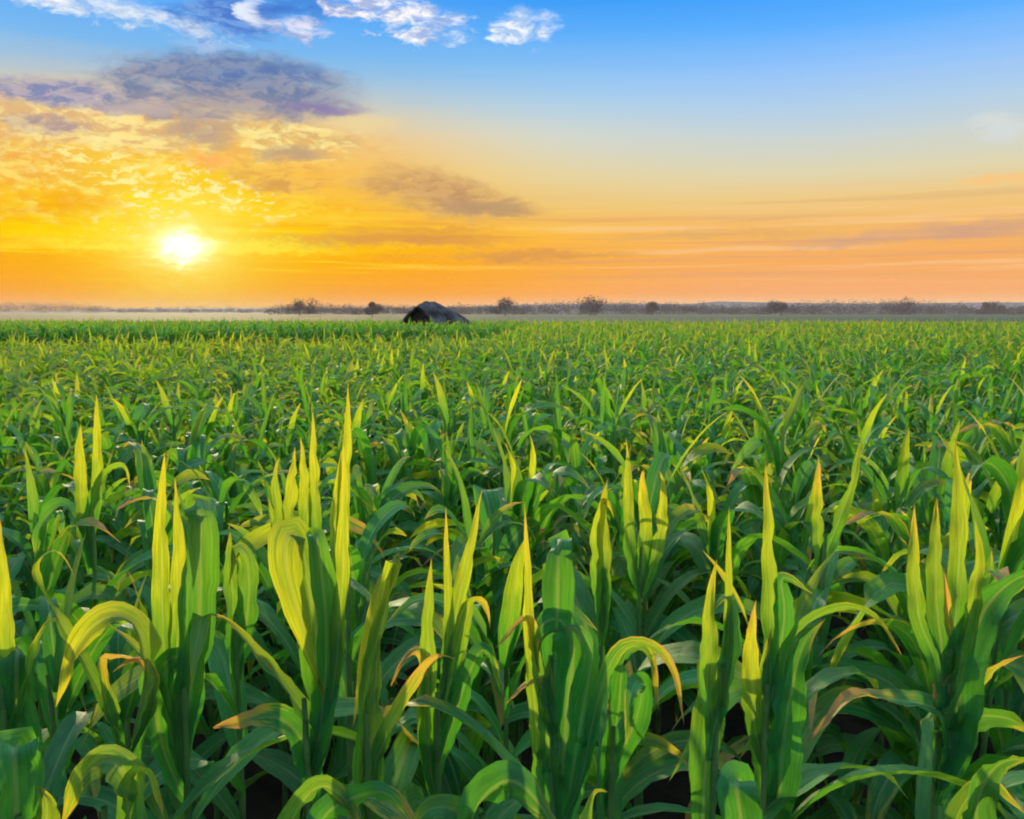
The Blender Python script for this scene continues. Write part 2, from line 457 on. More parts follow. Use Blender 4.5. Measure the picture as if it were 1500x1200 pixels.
# ------------------------------------------------------------------ mesh building
class Acc:
    """collects patches of vertices, faces, uvs and tones and links them as one mesh"""
    def __init__(self):
        self.v, self.f, self.uv, self.t, self.n = [], [], [], [], 0

    def grid(self, V, nu, nv, uvs, tone):
        """V: (nu*nv,3) rows along the leaf, nv across"""
        i = np.arange(nu - 1)[:, None] * nv + np.arange(nv - 1)[None, :]
        i = i.ravel() + self.n
        self.f.append(np.stack([i, i + 1, i + nv + 1, i + nv], 1))
        self.v.append(V)
        self.uv.append(uvs)
        self.t.append(np.tile(np.array(tone, dtype=np.float32), (len(V), 1)))
        self.n += len(V)

    def quads(self, V, Fq, tone=(0, 0, 0.5)):
        self.v.append(np.asarray(V, float))
        self.f.append(np.asarray(Fq) + self.n)
        self.uv.append(np.zeros((len(V), 2)))
        self.t.append(np.tile(np.array(tone, dtype=np.float32), (len(V), 1)))
        self.n += len(V)

    def mesh(self, name, mat, smooth=True):
        V = np.concatenate(self.v).astype(np.float32)
        Fq = np.concatenate(self.f).astype(np.int32)
        UV = np.concatenate(self.uv).astype(np.float32)
        TN = np.concatenate(self.t).astype(np.float32)
        me = bpy.data.meshes.new(name)
        me.vertices.add(len(V))
        me.vertices.foreach_set('co', V.ravel())
        me.loops.add(Fq.size)
        me.loops.foreach_set('vertex_index', Fq.ravel())
        me.polygons.add(len(Fq))
        me.polygons.foreach_set('loop_start', np.arange(len(Fq), dtype=np.int32) * 4)
        me.polygons.foreach_set('loop_total', np.full(len(Fq), 4, dtype=np.int32))
        me.update(calc_edges=True)
        if smooth:
            me.polygons.foreach_set('use_smooth', np.ones(len(Fq), dtype=bool))
        uvl = me.uv_layers.new(name='uv')
        uvl.data.foreach_set('uv', UV[Fq.ravel()].ravel())
        ca = me.color_attributes.new(name='tone', type='FLOAT_COLOR', domain='POINT')
        ca.data.foreach_set('color', np.concatenate([TN, np.ones((len(TN), 1), np.float32)], 1).ravel())
        me.materials.append(mat)
        return me


def link(name, data, parent=None):
    o = bpy.data.objects.new(name, data)
    COL.objects.link(o)
    if parent is not None:
        o.parent = parent
    return o


def ribbon(acc, P, Wd, N, w, nv, tone, fold=0.28, wave=0.0, ph=0.0, base=0.5):
    """leaf blade along P with width direction Wd and upper side N"""
    n = len(P)
    s = np.linspace(0, 1, n)
    prof = np.minimum(1.0, base + (1 - base) * np.clip(s / 0.3, 0, 1) ** 0.8) * (1 - np.clip((s - 0.35) / 0.65, 0, 1) ** 2.1)
    rr = np.random.RandomState(int(abs(ph) * 9973 + n * 31 + w * 1e5) % 99991)
    rag = np.convolve(rr.normal(0, 1, n + 4), [.25, .5, .25], 'same')[2:-2]
    prof = np.maximum(prof * (1 + 0.07 * rag), 0.015) * w * 0.5
    a = np.linspace(-1, 1, nv)
    if n > 10:
        q = np.convolve(rr.normal(0, 1, n + 6), [.1, .2, .4, .2, .1], 'same')[3:-3] * 0.55 * np.clip(s * 3, 0, 1)
        Wd, N = Wd * np.cos(q)[:, None] + N * np.sin(q)[:, None], N * np.cos(q)[:, None] - Wd * np.sin(q)[:, None]
    V = np.zeros((n, nv, 3))
    for j, aj in enumerate(a):
        up = fold * abs(aj) * prof
        if wave:
            up = up + (aj * aj) * wave * w * np.sin(s * 26 + ph + (2.1 if aj > 0 else 0)) * np.clip(s * 4, 0, 1) * (1 - s) ** 0.5
        if aj and n > 20:
            up = up + abs(aj) * w * 0.05 * np.convolve(rr.normal(0, 1, n + 4), [.25, .5, .25], 'same')[2:-2]
        V[:, j] = P + Wd * (aj * prof)[:, None] + N * up[:, None]
    uv = np.stack([np.repeat((a[None, :] + 1) / 2, n, 0), np.repeat(s[:, None], nv, 1)], -1).reshape(-1, 2)
    acc.grid(V.reshape(-1, 3), n, nv, uv, tone)


def norm(a):
    return a / np.maximum(np.linalg.norm(a, axis=-1, keepdims=True), 1e-9)


def natural_leaf(acc, rg, h0, az, L, w, e0, droop, tone, n=12, nv=5, r0=0.012, power=1.5, kink=None, origin=(0, 0, 0)):
    """a blade leaving the stalk at height h0 and bending over under its weight"""
    s = np.linspace(0, 1, n)
    e = e0 - droop * s ** power
    if kink is not None:
        e = e - kink[1] / (1 + np.exp(-(s - kink[0]) * 26))
    e = np.maximum(e, -1.5)
    a = az + rg.uniform(-0.35, 0.35) * s + rg.uniform(-0.2, 0.2) * np.sin(s * 5)
    T = np.stack([np.cos(e) * np.cos(a), np.cos(e) * np.sin(a), np.sin(e)], 1)
    step = L / (n - 1)
    P = np.zeros((n, 3))
    P[0] = (r0 * math.cos(az), r0 * math.sin(az), h0)
    P[1:] = P[0] + np.cumsum((T[1:] + T[:-1]) * 0.5 * step, 0)
    P += np.array(origin)
    W = np.stack([-np.sin(a), np.cos(a), np.zeros(n)], 1)
    N = norm(np.cross(T, W))
    N = np.where(N[:, 2:3] * 0 + np.sum(N * np.array([-math.cos(az), -math.sin(az), 1.0]), 1)[:, None] < 0, -N, N)
    tw = rg.uniform(-1.3, 1.3) * s ** 1.3 + rg.uniform(-0.25, 0.25)
    W2 = W * np.cos(tw)[:, None] + N * np.sin(tw)[:, None]
    N2 = N * np.cos(tw)[:, None] - W * np.sin(tw)[:, None]
    ribbon(acc, P, W2, N2, w, nv, tone, 0.3, rg.uniform(0.02, 0.07), rg.uniform(0, 6))


def stalk_geo(acc, h, r=0.013, lean=(0, 0), n=8, k=7, origin=(0, 0, 0)):
    n = 25 if r < 0.1 else n
    z = np.linspace(0, h, n)
    rad = r * (1 - 0.55 * (z / h)) * np.where((np.arange(n) % 4 == 2) & (r < 0.1), 1.28, 1.0)
    an = np.linspace(0, 2 * math.pi, k + 1)
    V = np.zeros((n, k + 1, 3))
    for j, q in enumerate(an):
        V[:, j, 0] = lean[0] * (z / h) ** 2 + rad * math.cos(q)
        V[:, j, 1] = lean[1] * (z / h) ** 2 + rad * math.sin(q)
        V[:, j, 2] = z
    V += np.array(origin)
    uv = np.zeros((n * (k + 1), 2))
    acc.grid(V.reshape(-1, 3), n, k + 1, uv, (0.2, 0, 0.5))


def leaf_specs(rg, H, nl=9, field=False):
    """the blades of one young plant whose whorl reaches the height H"""
    sp = []
    plane = rg.uniform(0, math.pi)
    hs = H * 0.70
    for i in range(nl):
        f = i / (nl - 1)
        h0 = hs * (0.16 + 0.78 * f) if not field else hs * (0.45 + 0.53 * f)
        az = plane + (i % 2) * math.pi + rg.uniform(-0.45, 0.45)
        L = H * (0.33 + 0.13 * math.sin(math.pi * min(1, f * 0.95 + 0.1))) * rg.uniform(0.8, 1.2)
        w = rg.uniform(0.068, 0.104)
        if field:
            L *= 0.72
            w *= 0.80
        e0 = R(rg.uniform(48, 76) + 8 * f)
        droop = R(rg.uniform(105, 185) * (1.1 - 0.2 * f))
        kink = (rg.uniform(0.4, 0.75), R(rg.uniform(50, 100))) if rg.random() < 0.22 else None
        if kink:
            droop *= 0.4
        yel = rg.random() ** 2.5 * 0.7
        dry = (rg.uniform(0.2, 0.6) if rg.random() < 0.14 else 0.0)
        sp.append(dict(h0=h0, az=az, L=L, w=w, e0=e0, droop=droop, kink=kink, tone=(yel, dry, rg.random()), power=rg.uniform(1.2, 1.9)))
    for i in range(rg.choice((0, 1, 1, 2))):     # whorl: young upright blades
        az = plane + i * 2.2 + rg.uniform(-0.3, 0.3)
        h0 = hs * rg.uniform(0.86, 1.0)
        L = (H - h0) * rg.uniform(0.55, 1.0) / math.sin(R(82))
        sp.append(dict(h0=h0, az=az, L=L, w=rg.uniform(0.035, 0.06), e0=R(rg.uniform(68, 89)), droop=R(rg.uniform(0, 110)),
                       kink=None, tone=(rg.choice((0.15, 0.35, 0.6, 0.95) if not field else (0.05, 0.1, 0.2, 0.3, 0.6)), rg.choice((0, 0, 0.3)), rg.random()), power=2.2))
    return sp


# ------------------------------------------------------------------ ground
acc = Acc()
gx = np.array([-7000, -400, -60, -20, 0, 20, 60, 400, 7000.0])
gy = np.array([-60, -5, 5, 20, 50, 90, 200, 600, 2000, 9000.0])
V = np.array([[x, y, 0.0] for y in gy for x in gx])
Fq = [[j * 9 + i, j * 9 + i + 1, (j + 1) * 9 + i + 1, (j + 1) * 9 + i] for j in range(9) for i in range(8)]
acc.quads(V, Fq)
o = link('ground', acc.mesh('ground', ground_material(), False))
o['kind'] = 'structure'

# ------------------------------------------------------------------ placed foreground plants
# every plant: base x (pixels along the row), distance Y, stalk height, label, leaves
# leaf: points (px, py[, dY]), width m, facing q (0 broad side seen, 1 edge seen), yellow, dry
SPOT = []


def catmull(pts, n):
    p = np.array(pts, float)
    p = np.vstack([2 * p[0] - p[1], p, 2 * p[-1] - p[-2]])
    segs = len(p) - 3
    d = np.linalg.norm(np.diff(p[1:-1], axis=0), axis=1)
    cum = np.concatenate([[0], np.cumsum(d)]) / d.sum()
    out = []
    for s in np.linspace(0, 1, n):
        k = min(segs - 1, int(np.searchsorted(cum, s, side='right') - 1))
        t = (s - cum[k]) / max(cum[k + 1] - cum[k], 1e-9)
        a, b, c, e = p[k], p[k + 1], p[k + 2], p[k + 3]
        out.append(0.5 * ((2 * b) + (-a + c) * t + (2 * a - 5 * b + 4 * c - e) * t * t + (-a + 3 * b - 3 * c + e) * t ** 3))
    return np.array(out)


def hero(px, Y, topy, label, leaves, extra=4, seed=0):
    rg = random.Random(100 + seed + int(px))
    extra += 1 if Y > 1.8 else 0
    top = at(px, topy, Y)
    base = np.array([top[0], Y, 0.0])
    SPOT.append((base[0], base[1]))
    root = link('corn_plant', None)
    root.location = base
    root['label'] = label
    root['category'] = 'corn plant'
    root['group'] = 'corn plants at the front of the field'
    a = Acc()
    stalk_geo(a, max(0.7, top[2]), 0.014, (rg.uniform(-.02, .02), rg.uniform(-.02, .02)), 10, 8)
    link('stalk', a.mesh('stalk', M_STALK), root)
    for pts, w, q, yel, dry in leaves:
        P = [at(p[0], p[1], Y + (p[2] if len(p) > 2 else 0.0)) for p in pts]
        z0 = P[0][2] - 0.55 * abs(P[0][0] - base[0]) - 0.10
        P.insert(0, base + np.array([0, 0, max(0.15, min(z0, top[2]))]))
        P = catmull(P, 34)
        for _ in range(3):
            P[1:-1] = P[:-2] * .25 + P[1:-1] * .5 + P[2:] * .25
        P = P - base
        T = norm(np.gradient(P, axis=0))
        view = norm(P + base - np.array([0, 0, CAMZ]))
        side = norm(np.cross(T, view))
        edge = norm(np.cross(T, side))
        if isinstance(q, tuple):
            qq = np.interp(np.linspace(0, 1, 34), np.linspace(0, 1, len(q)), q)
        else:
            qq = np.full(34, q)
        an = qq * math.pi / 2
        W = side * np.cos(an)[:, None] + edge * np.sin(an)[:, None]
        N = norm(np.cross(W, T))
        if N[17, 2] < 0:
            N = -N
        a = Acc()
        ribbon(a, P, W, N, w * 0.98, 7, (yel * 0.78, dry * 0.8, rg.random() * 0.8), 0.42, rg.uniform(0.05, 0.11), rg.uniform(0, 6), base=0.30)
        link('leaf', a.mesh('leaf', M_LEAF), root)
    for i in range(extra):
        a = Acc()
        f = i / max(1, extra)
        natural_leaf(a, rg, top[2] * (0.25 + 0.6 * f), rg.uniform(0, 6.28), rg.uniform(0.6, 0.85), rg.uniform(0.07, 0.095), R(rg.uniform(55, 72)),
                     R(rg.uniform(110, 150)), (rg.random() * 0.4, rg.choice((0, 0, 0.5)), rg.random() * 0.7), 14, 5)
        link('leaf', a.mesh('leaf', M_LEAF), root)
    return root


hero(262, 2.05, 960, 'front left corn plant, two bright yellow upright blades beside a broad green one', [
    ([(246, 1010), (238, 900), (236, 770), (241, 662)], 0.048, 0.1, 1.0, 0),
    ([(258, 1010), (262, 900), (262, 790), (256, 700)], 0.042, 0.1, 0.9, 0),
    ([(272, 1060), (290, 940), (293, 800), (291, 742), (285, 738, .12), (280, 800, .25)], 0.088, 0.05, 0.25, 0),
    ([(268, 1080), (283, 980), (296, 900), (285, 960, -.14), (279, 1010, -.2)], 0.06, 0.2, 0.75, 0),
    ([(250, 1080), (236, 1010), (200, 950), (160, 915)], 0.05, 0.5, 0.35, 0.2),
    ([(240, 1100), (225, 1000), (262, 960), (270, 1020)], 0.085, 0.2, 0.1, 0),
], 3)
hero(14, 1.95, 1000, 'corn plant at the left edge, narrow golden blade above a broad dark green one', [
    ([(14, 1060), (10, 950), (6, 860), (0, 760)], 0.038, 0.1, 1.0, 0),
    ([(30, 1200), (26, 1080), (25, 960), (28, 950, .1), (32, 1000, .2)], 0.10, 0.05, 0.0, 0),
    ([(12, 1120), (30, 1050), (60, 930), (82, 905), (95, 930)], 0.05, 0.6, 0.2, 0.2),
], 2)
hero(185, 1.9, 1050, 'corn plant at front left, wide yellow blade curling over to the left', [
    ([(190, 1100), (212, 985), (200, 915), (160, 900, -.03), (115, 940, -.06), (82, 1036, -.08)], 0.085, (.5, .7, .75, .6, .2, .1), 0.85, 0.15),
    ([(180, 1120), (150, 1010), (150, 960), (205, 965), (214, 985)], 0.05, 0.6, 0.5, 0.8),
    ([(184, 1130), (225, 1040), (222, 975), (195, 962), (165, 985)], 0.045, 0.5, 0.4, 0.6),
    ([(180, 1100), (140, 1000), (70, 880), (45, 830), (85, 800), (112, 850)], 0.035, 0.5, 0.6, 0.1),
], 3)
hero(455, 2.0, 1020, 'corn plant left of centre, broad drooping blade yellow outside and dark green inside', [
    ([(470, 1060, .05), (462, 920, .05), (440, 800, .04), (424, 772), (414, 815, -.02), (446, 930, -.03), (476, 1026, -.03)], 0.098, (.3, .3, .4, .5, .1, .05, .05), 0.85, 0),
    ([(470, 1060), (478, 930), (470, 830), (462, 782), (455, 800, .15)], 0.07, 0.1, 0.15, 0),
    ([(488, 1010), (500, 860), (505, 700), (503, 640)], 0.036, 0.1, 1.0, 0.1),
    ([(466, 1080), (420, 1010), (370, 950), (330, 905), (310, 900)], 0.045, 0.45, 0.55, 0.1),
    ([(452, 1120), (440, 1080), (405, 1050), (360, 1055), (312, 1066)], 0.072, (.2, .3, .3, .2, .2), 0.0, 0.62),
], 3)
hero(545, 2.0, 1040, 'corn plant with one wide yellow blade hanging straight down, left of the middle', [
    ([(530, 1150), (545, 1000), (575, 850), (590, 800), (560, 850), (536, 950), (518, 1062)], 0.062, (.4, .4, .6, .6, .2, .05, .05), 1.0, 0.05),
    ([(545, 1200), (547, 1080), (549, 1000), (556, 930)], 0.055, 0.1, 0.6, 0),
    ([(550, 1120), (600, 1010), (640, 960), (665, 965)], 0.045, 0.4, 0.6, 0.7),
], 3)
hero(640, 2.15, 1010, 'slender corn plant with narrow upright blades just left of centre front', [
    ([(630, 1120), (628, 1000), (628, 900), (632, 818)], 0.050, 0.1, 0.55, 0),
    ([(650, 1000), (658, 900), (655, 820), (653, 742)], 0.026, 0.15, 0.9, 0.2),
    ([(655, 1010), (672, 880), (690, 800), (706, 718)], 0.042, 0.1, 0.8, 0),
    ([(650, 1050), (672, 940), (690, 880), (710, 882), (718, 920)], 0.055, 0.3, 0.5, 0.3),
    ([(655, 1080), (690, 980), (710, 950), (735, 1010)], 0.06, 0.3, 0.0, 0),
    ([(630, 1130), (622, 1050), (625, 960), (600, 950), (572, 1005)], 0.045, 0.4, 0.5, 0.6),
], 3)
hero(815, 1.9, 960, 'corn plant in the middle, dark folded leaf capping its thick sheaf', [
    ([(790, 1180), (785, 1060), (775, 920), (772, 820), (768, 735)], 0.032, 0.1, 0.9, 0.1),
    ([(820, 1180), (830, 1050), (840, 940), (815, 902), (780, 930), (790, 985)], 0.10, (.1, .1, .2, .3, .2, .1), 0.0, 0),
    ([(830, 1190), (850, 1060), (868, 960), (845, 915), (810, 925)], 0.085, 0.2, 0.05, 0),
    ([(812, 1000), (816, 900), (818, 800), (822, 792, .1), (822, 850, .2)], 0.07, 0.08, 0.1, 0),
    ([(808, 1150), (800, 1040), (805, 960)], 0.06, 0.1, 0.3, 0),
    ([(850, 1150), (870, 1050), (905, 950), (950, 942), (985, 975), (1002, 1062)], 0.038, 0.4, 0.2, 0.5),
    ([(790, 1000), (775, 905), (750, 925), (725, 950)], 0.034, 0.4, 0.6, 0.8),
    ([(795, 1020), (800, 990), (770, 1000), (742, 1030)], 0.03, 0.4, 0.4, 0.9),
], 3)
hero(890, 2.1, 1060, 'thin corn plant with an orange-edged blade, right of the thick middle sheaf', [
    ([(888, 1200), (890, 1120), (892, 1060), (893, 1000)], 0.018, 0.1, 0.7, 0.8),
    ([(892, 1130), (908, 1030), (915, 960), (950, 955, .1), (965, 1040, .1)], 0.055, 0.4, 0.0, 0.3),
    ([(890, 1140), (930, 1060), (940, 1000), (925, 1010, -.1), (918, 1090, -.15)], 0.06, 0.3, 0.0, 0),
], 3)
hero(1040, 1.95, 1060, 'corn plant right of centre, pale upright leaf with its top bent flat', [
    ([(1030, 1200), (1036, 1100), (1042, 1000), (1044, 962), (1050, 965, .1), (1060, 1010, .2)], 0.075, 0.05, 0.75, 0.1),
    ([(1035, 1010), (1040, 940), (1042, 860), (1050, 820)], 0.04, 0.1, 0.8, 0.1),
    ([(1062, 1000), (1068, 900), (1068, 820), (1068, 742)], 0.024, 0.1, 0.8, 0),
    ([(1050, 1050), (1070, 960), (1075, 880), (1062, 870), (1040, 900)], 0.05, 0.3, 0.1, 0),
], 3)
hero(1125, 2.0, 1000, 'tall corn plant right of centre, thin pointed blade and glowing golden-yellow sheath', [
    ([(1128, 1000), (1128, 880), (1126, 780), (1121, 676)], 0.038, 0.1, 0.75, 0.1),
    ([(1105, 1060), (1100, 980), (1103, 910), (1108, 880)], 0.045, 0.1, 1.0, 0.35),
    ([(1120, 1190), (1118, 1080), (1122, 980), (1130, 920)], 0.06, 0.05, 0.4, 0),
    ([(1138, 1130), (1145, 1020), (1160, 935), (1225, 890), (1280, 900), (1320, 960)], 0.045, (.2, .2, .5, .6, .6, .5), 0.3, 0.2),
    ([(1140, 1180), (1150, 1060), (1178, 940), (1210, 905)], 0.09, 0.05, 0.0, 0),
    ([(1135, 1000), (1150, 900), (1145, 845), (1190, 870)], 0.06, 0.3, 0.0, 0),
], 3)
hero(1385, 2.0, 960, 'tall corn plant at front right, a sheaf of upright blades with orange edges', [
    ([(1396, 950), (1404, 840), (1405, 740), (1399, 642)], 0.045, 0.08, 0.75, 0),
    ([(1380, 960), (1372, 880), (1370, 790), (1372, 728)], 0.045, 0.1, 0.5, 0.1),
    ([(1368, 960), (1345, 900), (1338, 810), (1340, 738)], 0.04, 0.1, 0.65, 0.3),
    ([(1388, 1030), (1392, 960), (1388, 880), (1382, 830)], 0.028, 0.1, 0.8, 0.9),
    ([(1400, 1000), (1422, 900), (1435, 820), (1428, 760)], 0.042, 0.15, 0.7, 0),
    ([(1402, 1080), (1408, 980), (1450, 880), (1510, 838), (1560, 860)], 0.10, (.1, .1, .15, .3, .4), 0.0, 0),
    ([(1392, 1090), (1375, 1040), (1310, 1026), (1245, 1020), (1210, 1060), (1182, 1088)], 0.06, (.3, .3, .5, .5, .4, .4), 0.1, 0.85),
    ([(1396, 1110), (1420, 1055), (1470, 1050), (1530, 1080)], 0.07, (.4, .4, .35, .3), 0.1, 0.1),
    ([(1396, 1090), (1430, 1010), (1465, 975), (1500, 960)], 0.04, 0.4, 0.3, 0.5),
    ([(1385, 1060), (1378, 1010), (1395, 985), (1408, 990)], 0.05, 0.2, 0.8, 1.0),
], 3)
hero(150, 1.55, 1190, 'low corn plant at the bottom left edge with a hood-shaped yellow-green leaf', [
    ([(182, 1230), (186, 1150), (160, 1112), (120, 1140), (90, 1210)], 0.075, (.3, .3, .35, .2, .1), 0.5, 0.1),
    ([(184, 1230), (190, 1140), (215, 1130), (240, 1200)], 0.04, 0.3, 0.4, 0.1),
], 2)
hero(30, 1.5, 1190, 'corn plant in the bottom left corner, squared green leaf top touching the frame', [
    ([(25, 1240), (22, 1150), (20, 1100), (24, 1098, .1), (30, 1150, .2)], 0.085, 0.05, 0.1, 0),
    ([(60, 1240), (70, 1180), (55, 1150)], 0.06, 0.1, 0.5, 0),
], 1)
hero(470, 1.55, 1200, 'low corn plant at the bottom edge below the orange-tipped leaf', [
    ([(425, 1230), (440, 1180), (470, 1150), (505, 1170), (530, 1225)], 0.055, (.3, .4, .5, .4, .2), 0.3, 0.1),
    ([(470, 1240), (480, 1190), (560, 1160), (600, 1200)], 0.06, 0.3, 0.0, 0),
], 1)
hero(700, 1.55, 1200, 'low broad-leaved corn plant at the bottom edge in the middle', [
    ([(690, 1240), (700, 1180), (750, 1142), (800, 1190), (815, 1230)], 0.085, (.3, .3, .3, .2, .1), 0.0, 0),
    ([(690, 1240), (670, 1190), (630, 1185), (590, 1230)], 0.06, 0.3, 0.2, 0),
], 1)
hero(1085, 1.5, 1230, 'low corn plant at the bottom edge right of centre, squared bluish green leaf', [
    ([(1090, 1250), (1084, 1190), (1078, 1150), (1084, 1146, .1), (1092, 1190, .2)], 0.075, 0.05, 0.0, 0),
    ([(870, 1240), (860, 1190), (870, 1150), (890, 1160)], 0.05, 0.3, 0.3, 0),
], 1)
hero(1470, 1.6, 1200, 'low corn plant in the bottom right corner with a wide leaf leaning right', [
    ([(1440, 1250), (1430, 1180), (1460, 1120), (1520, 1110)], 0.075, 0.3, 0.1, 0),
    ([(1400, 1250), (1410, 1180), (1450, 1150), (1500, 1190)], 0.05, 0.4, 0.3, 0.1),
], 1)
# second rank, taller spikes standing out behind the front plants
hero(128, 3.1, 760, 'corn plant with a thin yellow spike in the second rank at far left', [
    ([(128, 800), (118, 730), (116, 660), (118, 620)], 0.055, 0.1, 0.9, 0),
    ([(138, 760), (144, 680), (142, 620), (141, 578)], 0.04, 0.1, 1.0, 0),
    ([(128, 780), (150, 700), (180, 682), (190, 710)], 0.05, 0.5, 0.4, 0),
    ([(125, 790), (95, 740), (60, 770), (50, 830)], 0.07, 0.5, 0.1, 0),
], 6)
hero(440, 3.0, 780, 'corn plant with a fan of yellow upright blades behind the drooping broad leaf', [
    ([(428, 820), (426, 760), (428, 700), (432, 655)], 0.06, 0.05, 0.9, 0),
    ([(445, 820), (446, 740), (446, 690), (440, 640)], 0.05, 0.1, 0.9, 0),
    ([(460, 810), (462, 720), (460, 660), (458, 602)], 0.045, 0.1, 1.0, 0),
    ([(415, 830), (405, 740), (402, 690), (410, 670)], 0.05, 0.2, 0.6, 0),
], 6)
hero(506, 2.7, 800, 'corn plant with the highest needle-like yellow blade left of the middle', [
    ([(502, 860), (502, 760), (508, 660), (510, 562)], 0.045, 0.1, 1.0, 0),
    ([(500, 870), (490, 790), (494, 720), (500, 660)], 0.04, 0.1, 0.9, 0),
], 6)
hero(940, 3.2, 800, 'corn plant with a clump of golden blades, second rank right of the middle', [
    ([(925, 830), (921, 760), (920, 700), (917, 642)], 0.045, 0.1, 0.8, 0),
    ([(940, 830), (945, 760), (940, 700), (945, 684)], 0.06, 0.1, 1.0, 0.3),
    ([(955, 830), (968, 770), (972, 710), (966, 690)], 0.05, 0.1, 0.9, 0.2),
], 6)
hero(882, 2.6, 830, 'corn plant with a hooked yellow whorl beside the golden clump', [
    ([(882, 900), (885, 830), (882, 750), (890, 700)], 0.05, 0.1, 0.75, 0),
    ([(880, 880), (872, 800), (885, 730), (900, 760)], 0.05, 0.2, 0.8, 0),
], 5)
hero(1202, 3.1, 780, 'corn plant with a short orange spike at right of centre behind the front rank', [
    ([(1200, 820), (1198, 760), (1200, 700), (1199, 668)], 0.04, 0.1, 0.8, 0.6),
    ([(1206, 820), (1230, 760), (1250, 700), (1262, 640)], 0.05, 0.1, 0.4, 0),
], 6)
hero(345, 2.6, 900, 'corn plant with pale curled tips, left of the broad drooping blade', [
    ([(345, 950), (340, 860), (336, 800), (338, 780)], 0.06, 0.1, 0.3, 0),
    ([(350, 980), (365, 880), (360, 810), (345, 800), (335, 860)], 0.07, 0.3, 0.3, 0.2),
], 6)

# ------------------------------------------------------------------ the near rows, plant by plant
VAR = []
for k in range(20):
    rg = random.Random(900 + k)
    H = rg.uniform(1.74, 1.92)
    sa = Acc()
    stalk_geo(sa, H * 0.72, 0.013, (rg.uniform(-.03, .03), rg.uniform(-.03, .03)), 7, 7)
    ls = []
    for sp in leaf_specs(rg, H, rg.choice((10, 11, 12)), k >= 8):
        a = Acc()
        natural_leaf(a, rg, n=12, nv=5, **sp)
        ls.append(a.mesh('leaf', M_LEAF))
    VAR.append((sa.mesh('stalk', M_STALK), ls))

ROWANG = R(17)
ca, sa_ = math.cos(ROWANG), math.sin(ROWANG)


def left_edge(x):
    """distance at which the near field ends; the track in front of the far block runs only on the left"""
    return 24.0 + (x + 14) * 0.25 if x < -1 else (27.5 + (x + 1) * 9 if x < 1.2 else 99)


HUTX = at(640, 470, 49)[0]
spots = []
prs = random.Random(5)
for i in range(-165, 166):
    for j in range(-300, 420):
        a_, b_ = i * 0.62 + prs.gauss(0, 0.12), j * 0.215 + prs.gauss(0, 0.07)
        x = a_ * ca + b_ * sa_
        y = -a_ * sa_ + b_ * ca
        if y < 2.3 or y > 66 or abs(x) > 0.62 * y + 1.6:
            continue
        if y < 4 and min((x - q[0]) ** 2 + (y - q[1]) ** 2 for q in SPOT) < 0.15 ** 2:
            continue
        if y > 46 and abs(x - HUTX) < 2.6 and 46 < y < 52:
            continue
        if y < 3.6 and prs.random() < 0.3:
            continue
        main = y < min(59, left_edge(x))
        blockb = y > left_edge(x) + 7 and y < 64
        if not (main or blockb):
            continue
        spots.append((x, y, main))
inview = sorted([s for s in spots if abs(s[0]) < 0.577 * s[1] + 0.25], key=lambda s: s[1])
near = inview[:300 - len(SPOT)]
nearset = set((s[0], s[1]) for s in near)
rest = [s for s in spots if (s[0], s[1]) not in nearset]
for (x, y, _) in near:
    smesh, ls = VAR[prs.randrange(9) if y < 3.4 else (prs.randrange(8) if prs.random() < 0.4 else prs.randrange(8, 20)) if y < 6 else prs.randrange(8, 20)]
    root = link('corn_plant', None)
    root.location = (x, y, 0)
    root.rotation_euler = (prs.gauss(0, 0.03), prs.gauss(0, 0.03), prs.uniform(0, 6.283))
    sc = prs.uniform(0.88, 1.06)
    root.scale = (sc, sc, sc * prs.uniform(0.97, 1.03))
    root['label'] = 'leafy green corn plant in the dense rows just behind the front plants'
    root['category'] = 'corn plant'
    root['group'] = 'corn plants in the near rows'
    link('stalk', smesh, root)
    for me in ls:
        link('leaf', me, root)

# ------------------------------------------------------------------ the rest of the field, one mass
fa = Acc()
frg = random.Random(31)
# templates in two detail levels
TPL = {}
for lod, (n, nv, keep) in {'a': (8, 3, 9), 'b': (5, 3, 7)}.items():
    lst = []
    for k in range(14):
        rg = random.Random(2000 + k)
        a = Acc()
        H = rg.uniform(1.74, 1.92)
        sps = leaf_specs(rg, H, 11 if lod == 'a' else 9, True)
        for sp in sps:
            natural_leaf(a, rg, n=n, nv=nv, **sp)
        lst.append((np.concatenate(a.v), np.concatenate(a.f), np.concatenate(a.uv), np.concatenate(a.t)))
    TPL[lod] = lst
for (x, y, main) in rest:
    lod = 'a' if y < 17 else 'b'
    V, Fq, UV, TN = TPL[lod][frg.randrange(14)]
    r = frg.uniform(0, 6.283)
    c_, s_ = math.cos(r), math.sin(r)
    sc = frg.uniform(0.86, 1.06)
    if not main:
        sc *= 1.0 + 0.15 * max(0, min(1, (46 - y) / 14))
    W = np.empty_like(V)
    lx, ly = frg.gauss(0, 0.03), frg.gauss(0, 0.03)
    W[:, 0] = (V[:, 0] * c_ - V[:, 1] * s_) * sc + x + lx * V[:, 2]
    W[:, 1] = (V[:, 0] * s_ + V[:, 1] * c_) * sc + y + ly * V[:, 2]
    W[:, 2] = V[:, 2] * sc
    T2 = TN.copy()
    T2[:, 0] = np.clip(T2[:, 0] * (1 if main else 0.2) + frg.gauss(0, 0.1), 0, 1)  # far block kept less yellow: shade of its near face put into tone
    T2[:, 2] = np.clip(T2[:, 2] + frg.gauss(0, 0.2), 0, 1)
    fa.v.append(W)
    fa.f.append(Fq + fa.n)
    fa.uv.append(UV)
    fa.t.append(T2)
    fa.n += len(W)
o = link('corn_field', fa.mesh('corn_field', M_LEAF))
o['kind'] = 'stuff'
o['label'] = 'dense mass of green corn stretching from the near rows to the horizon'
o['category'] = 'corn field'
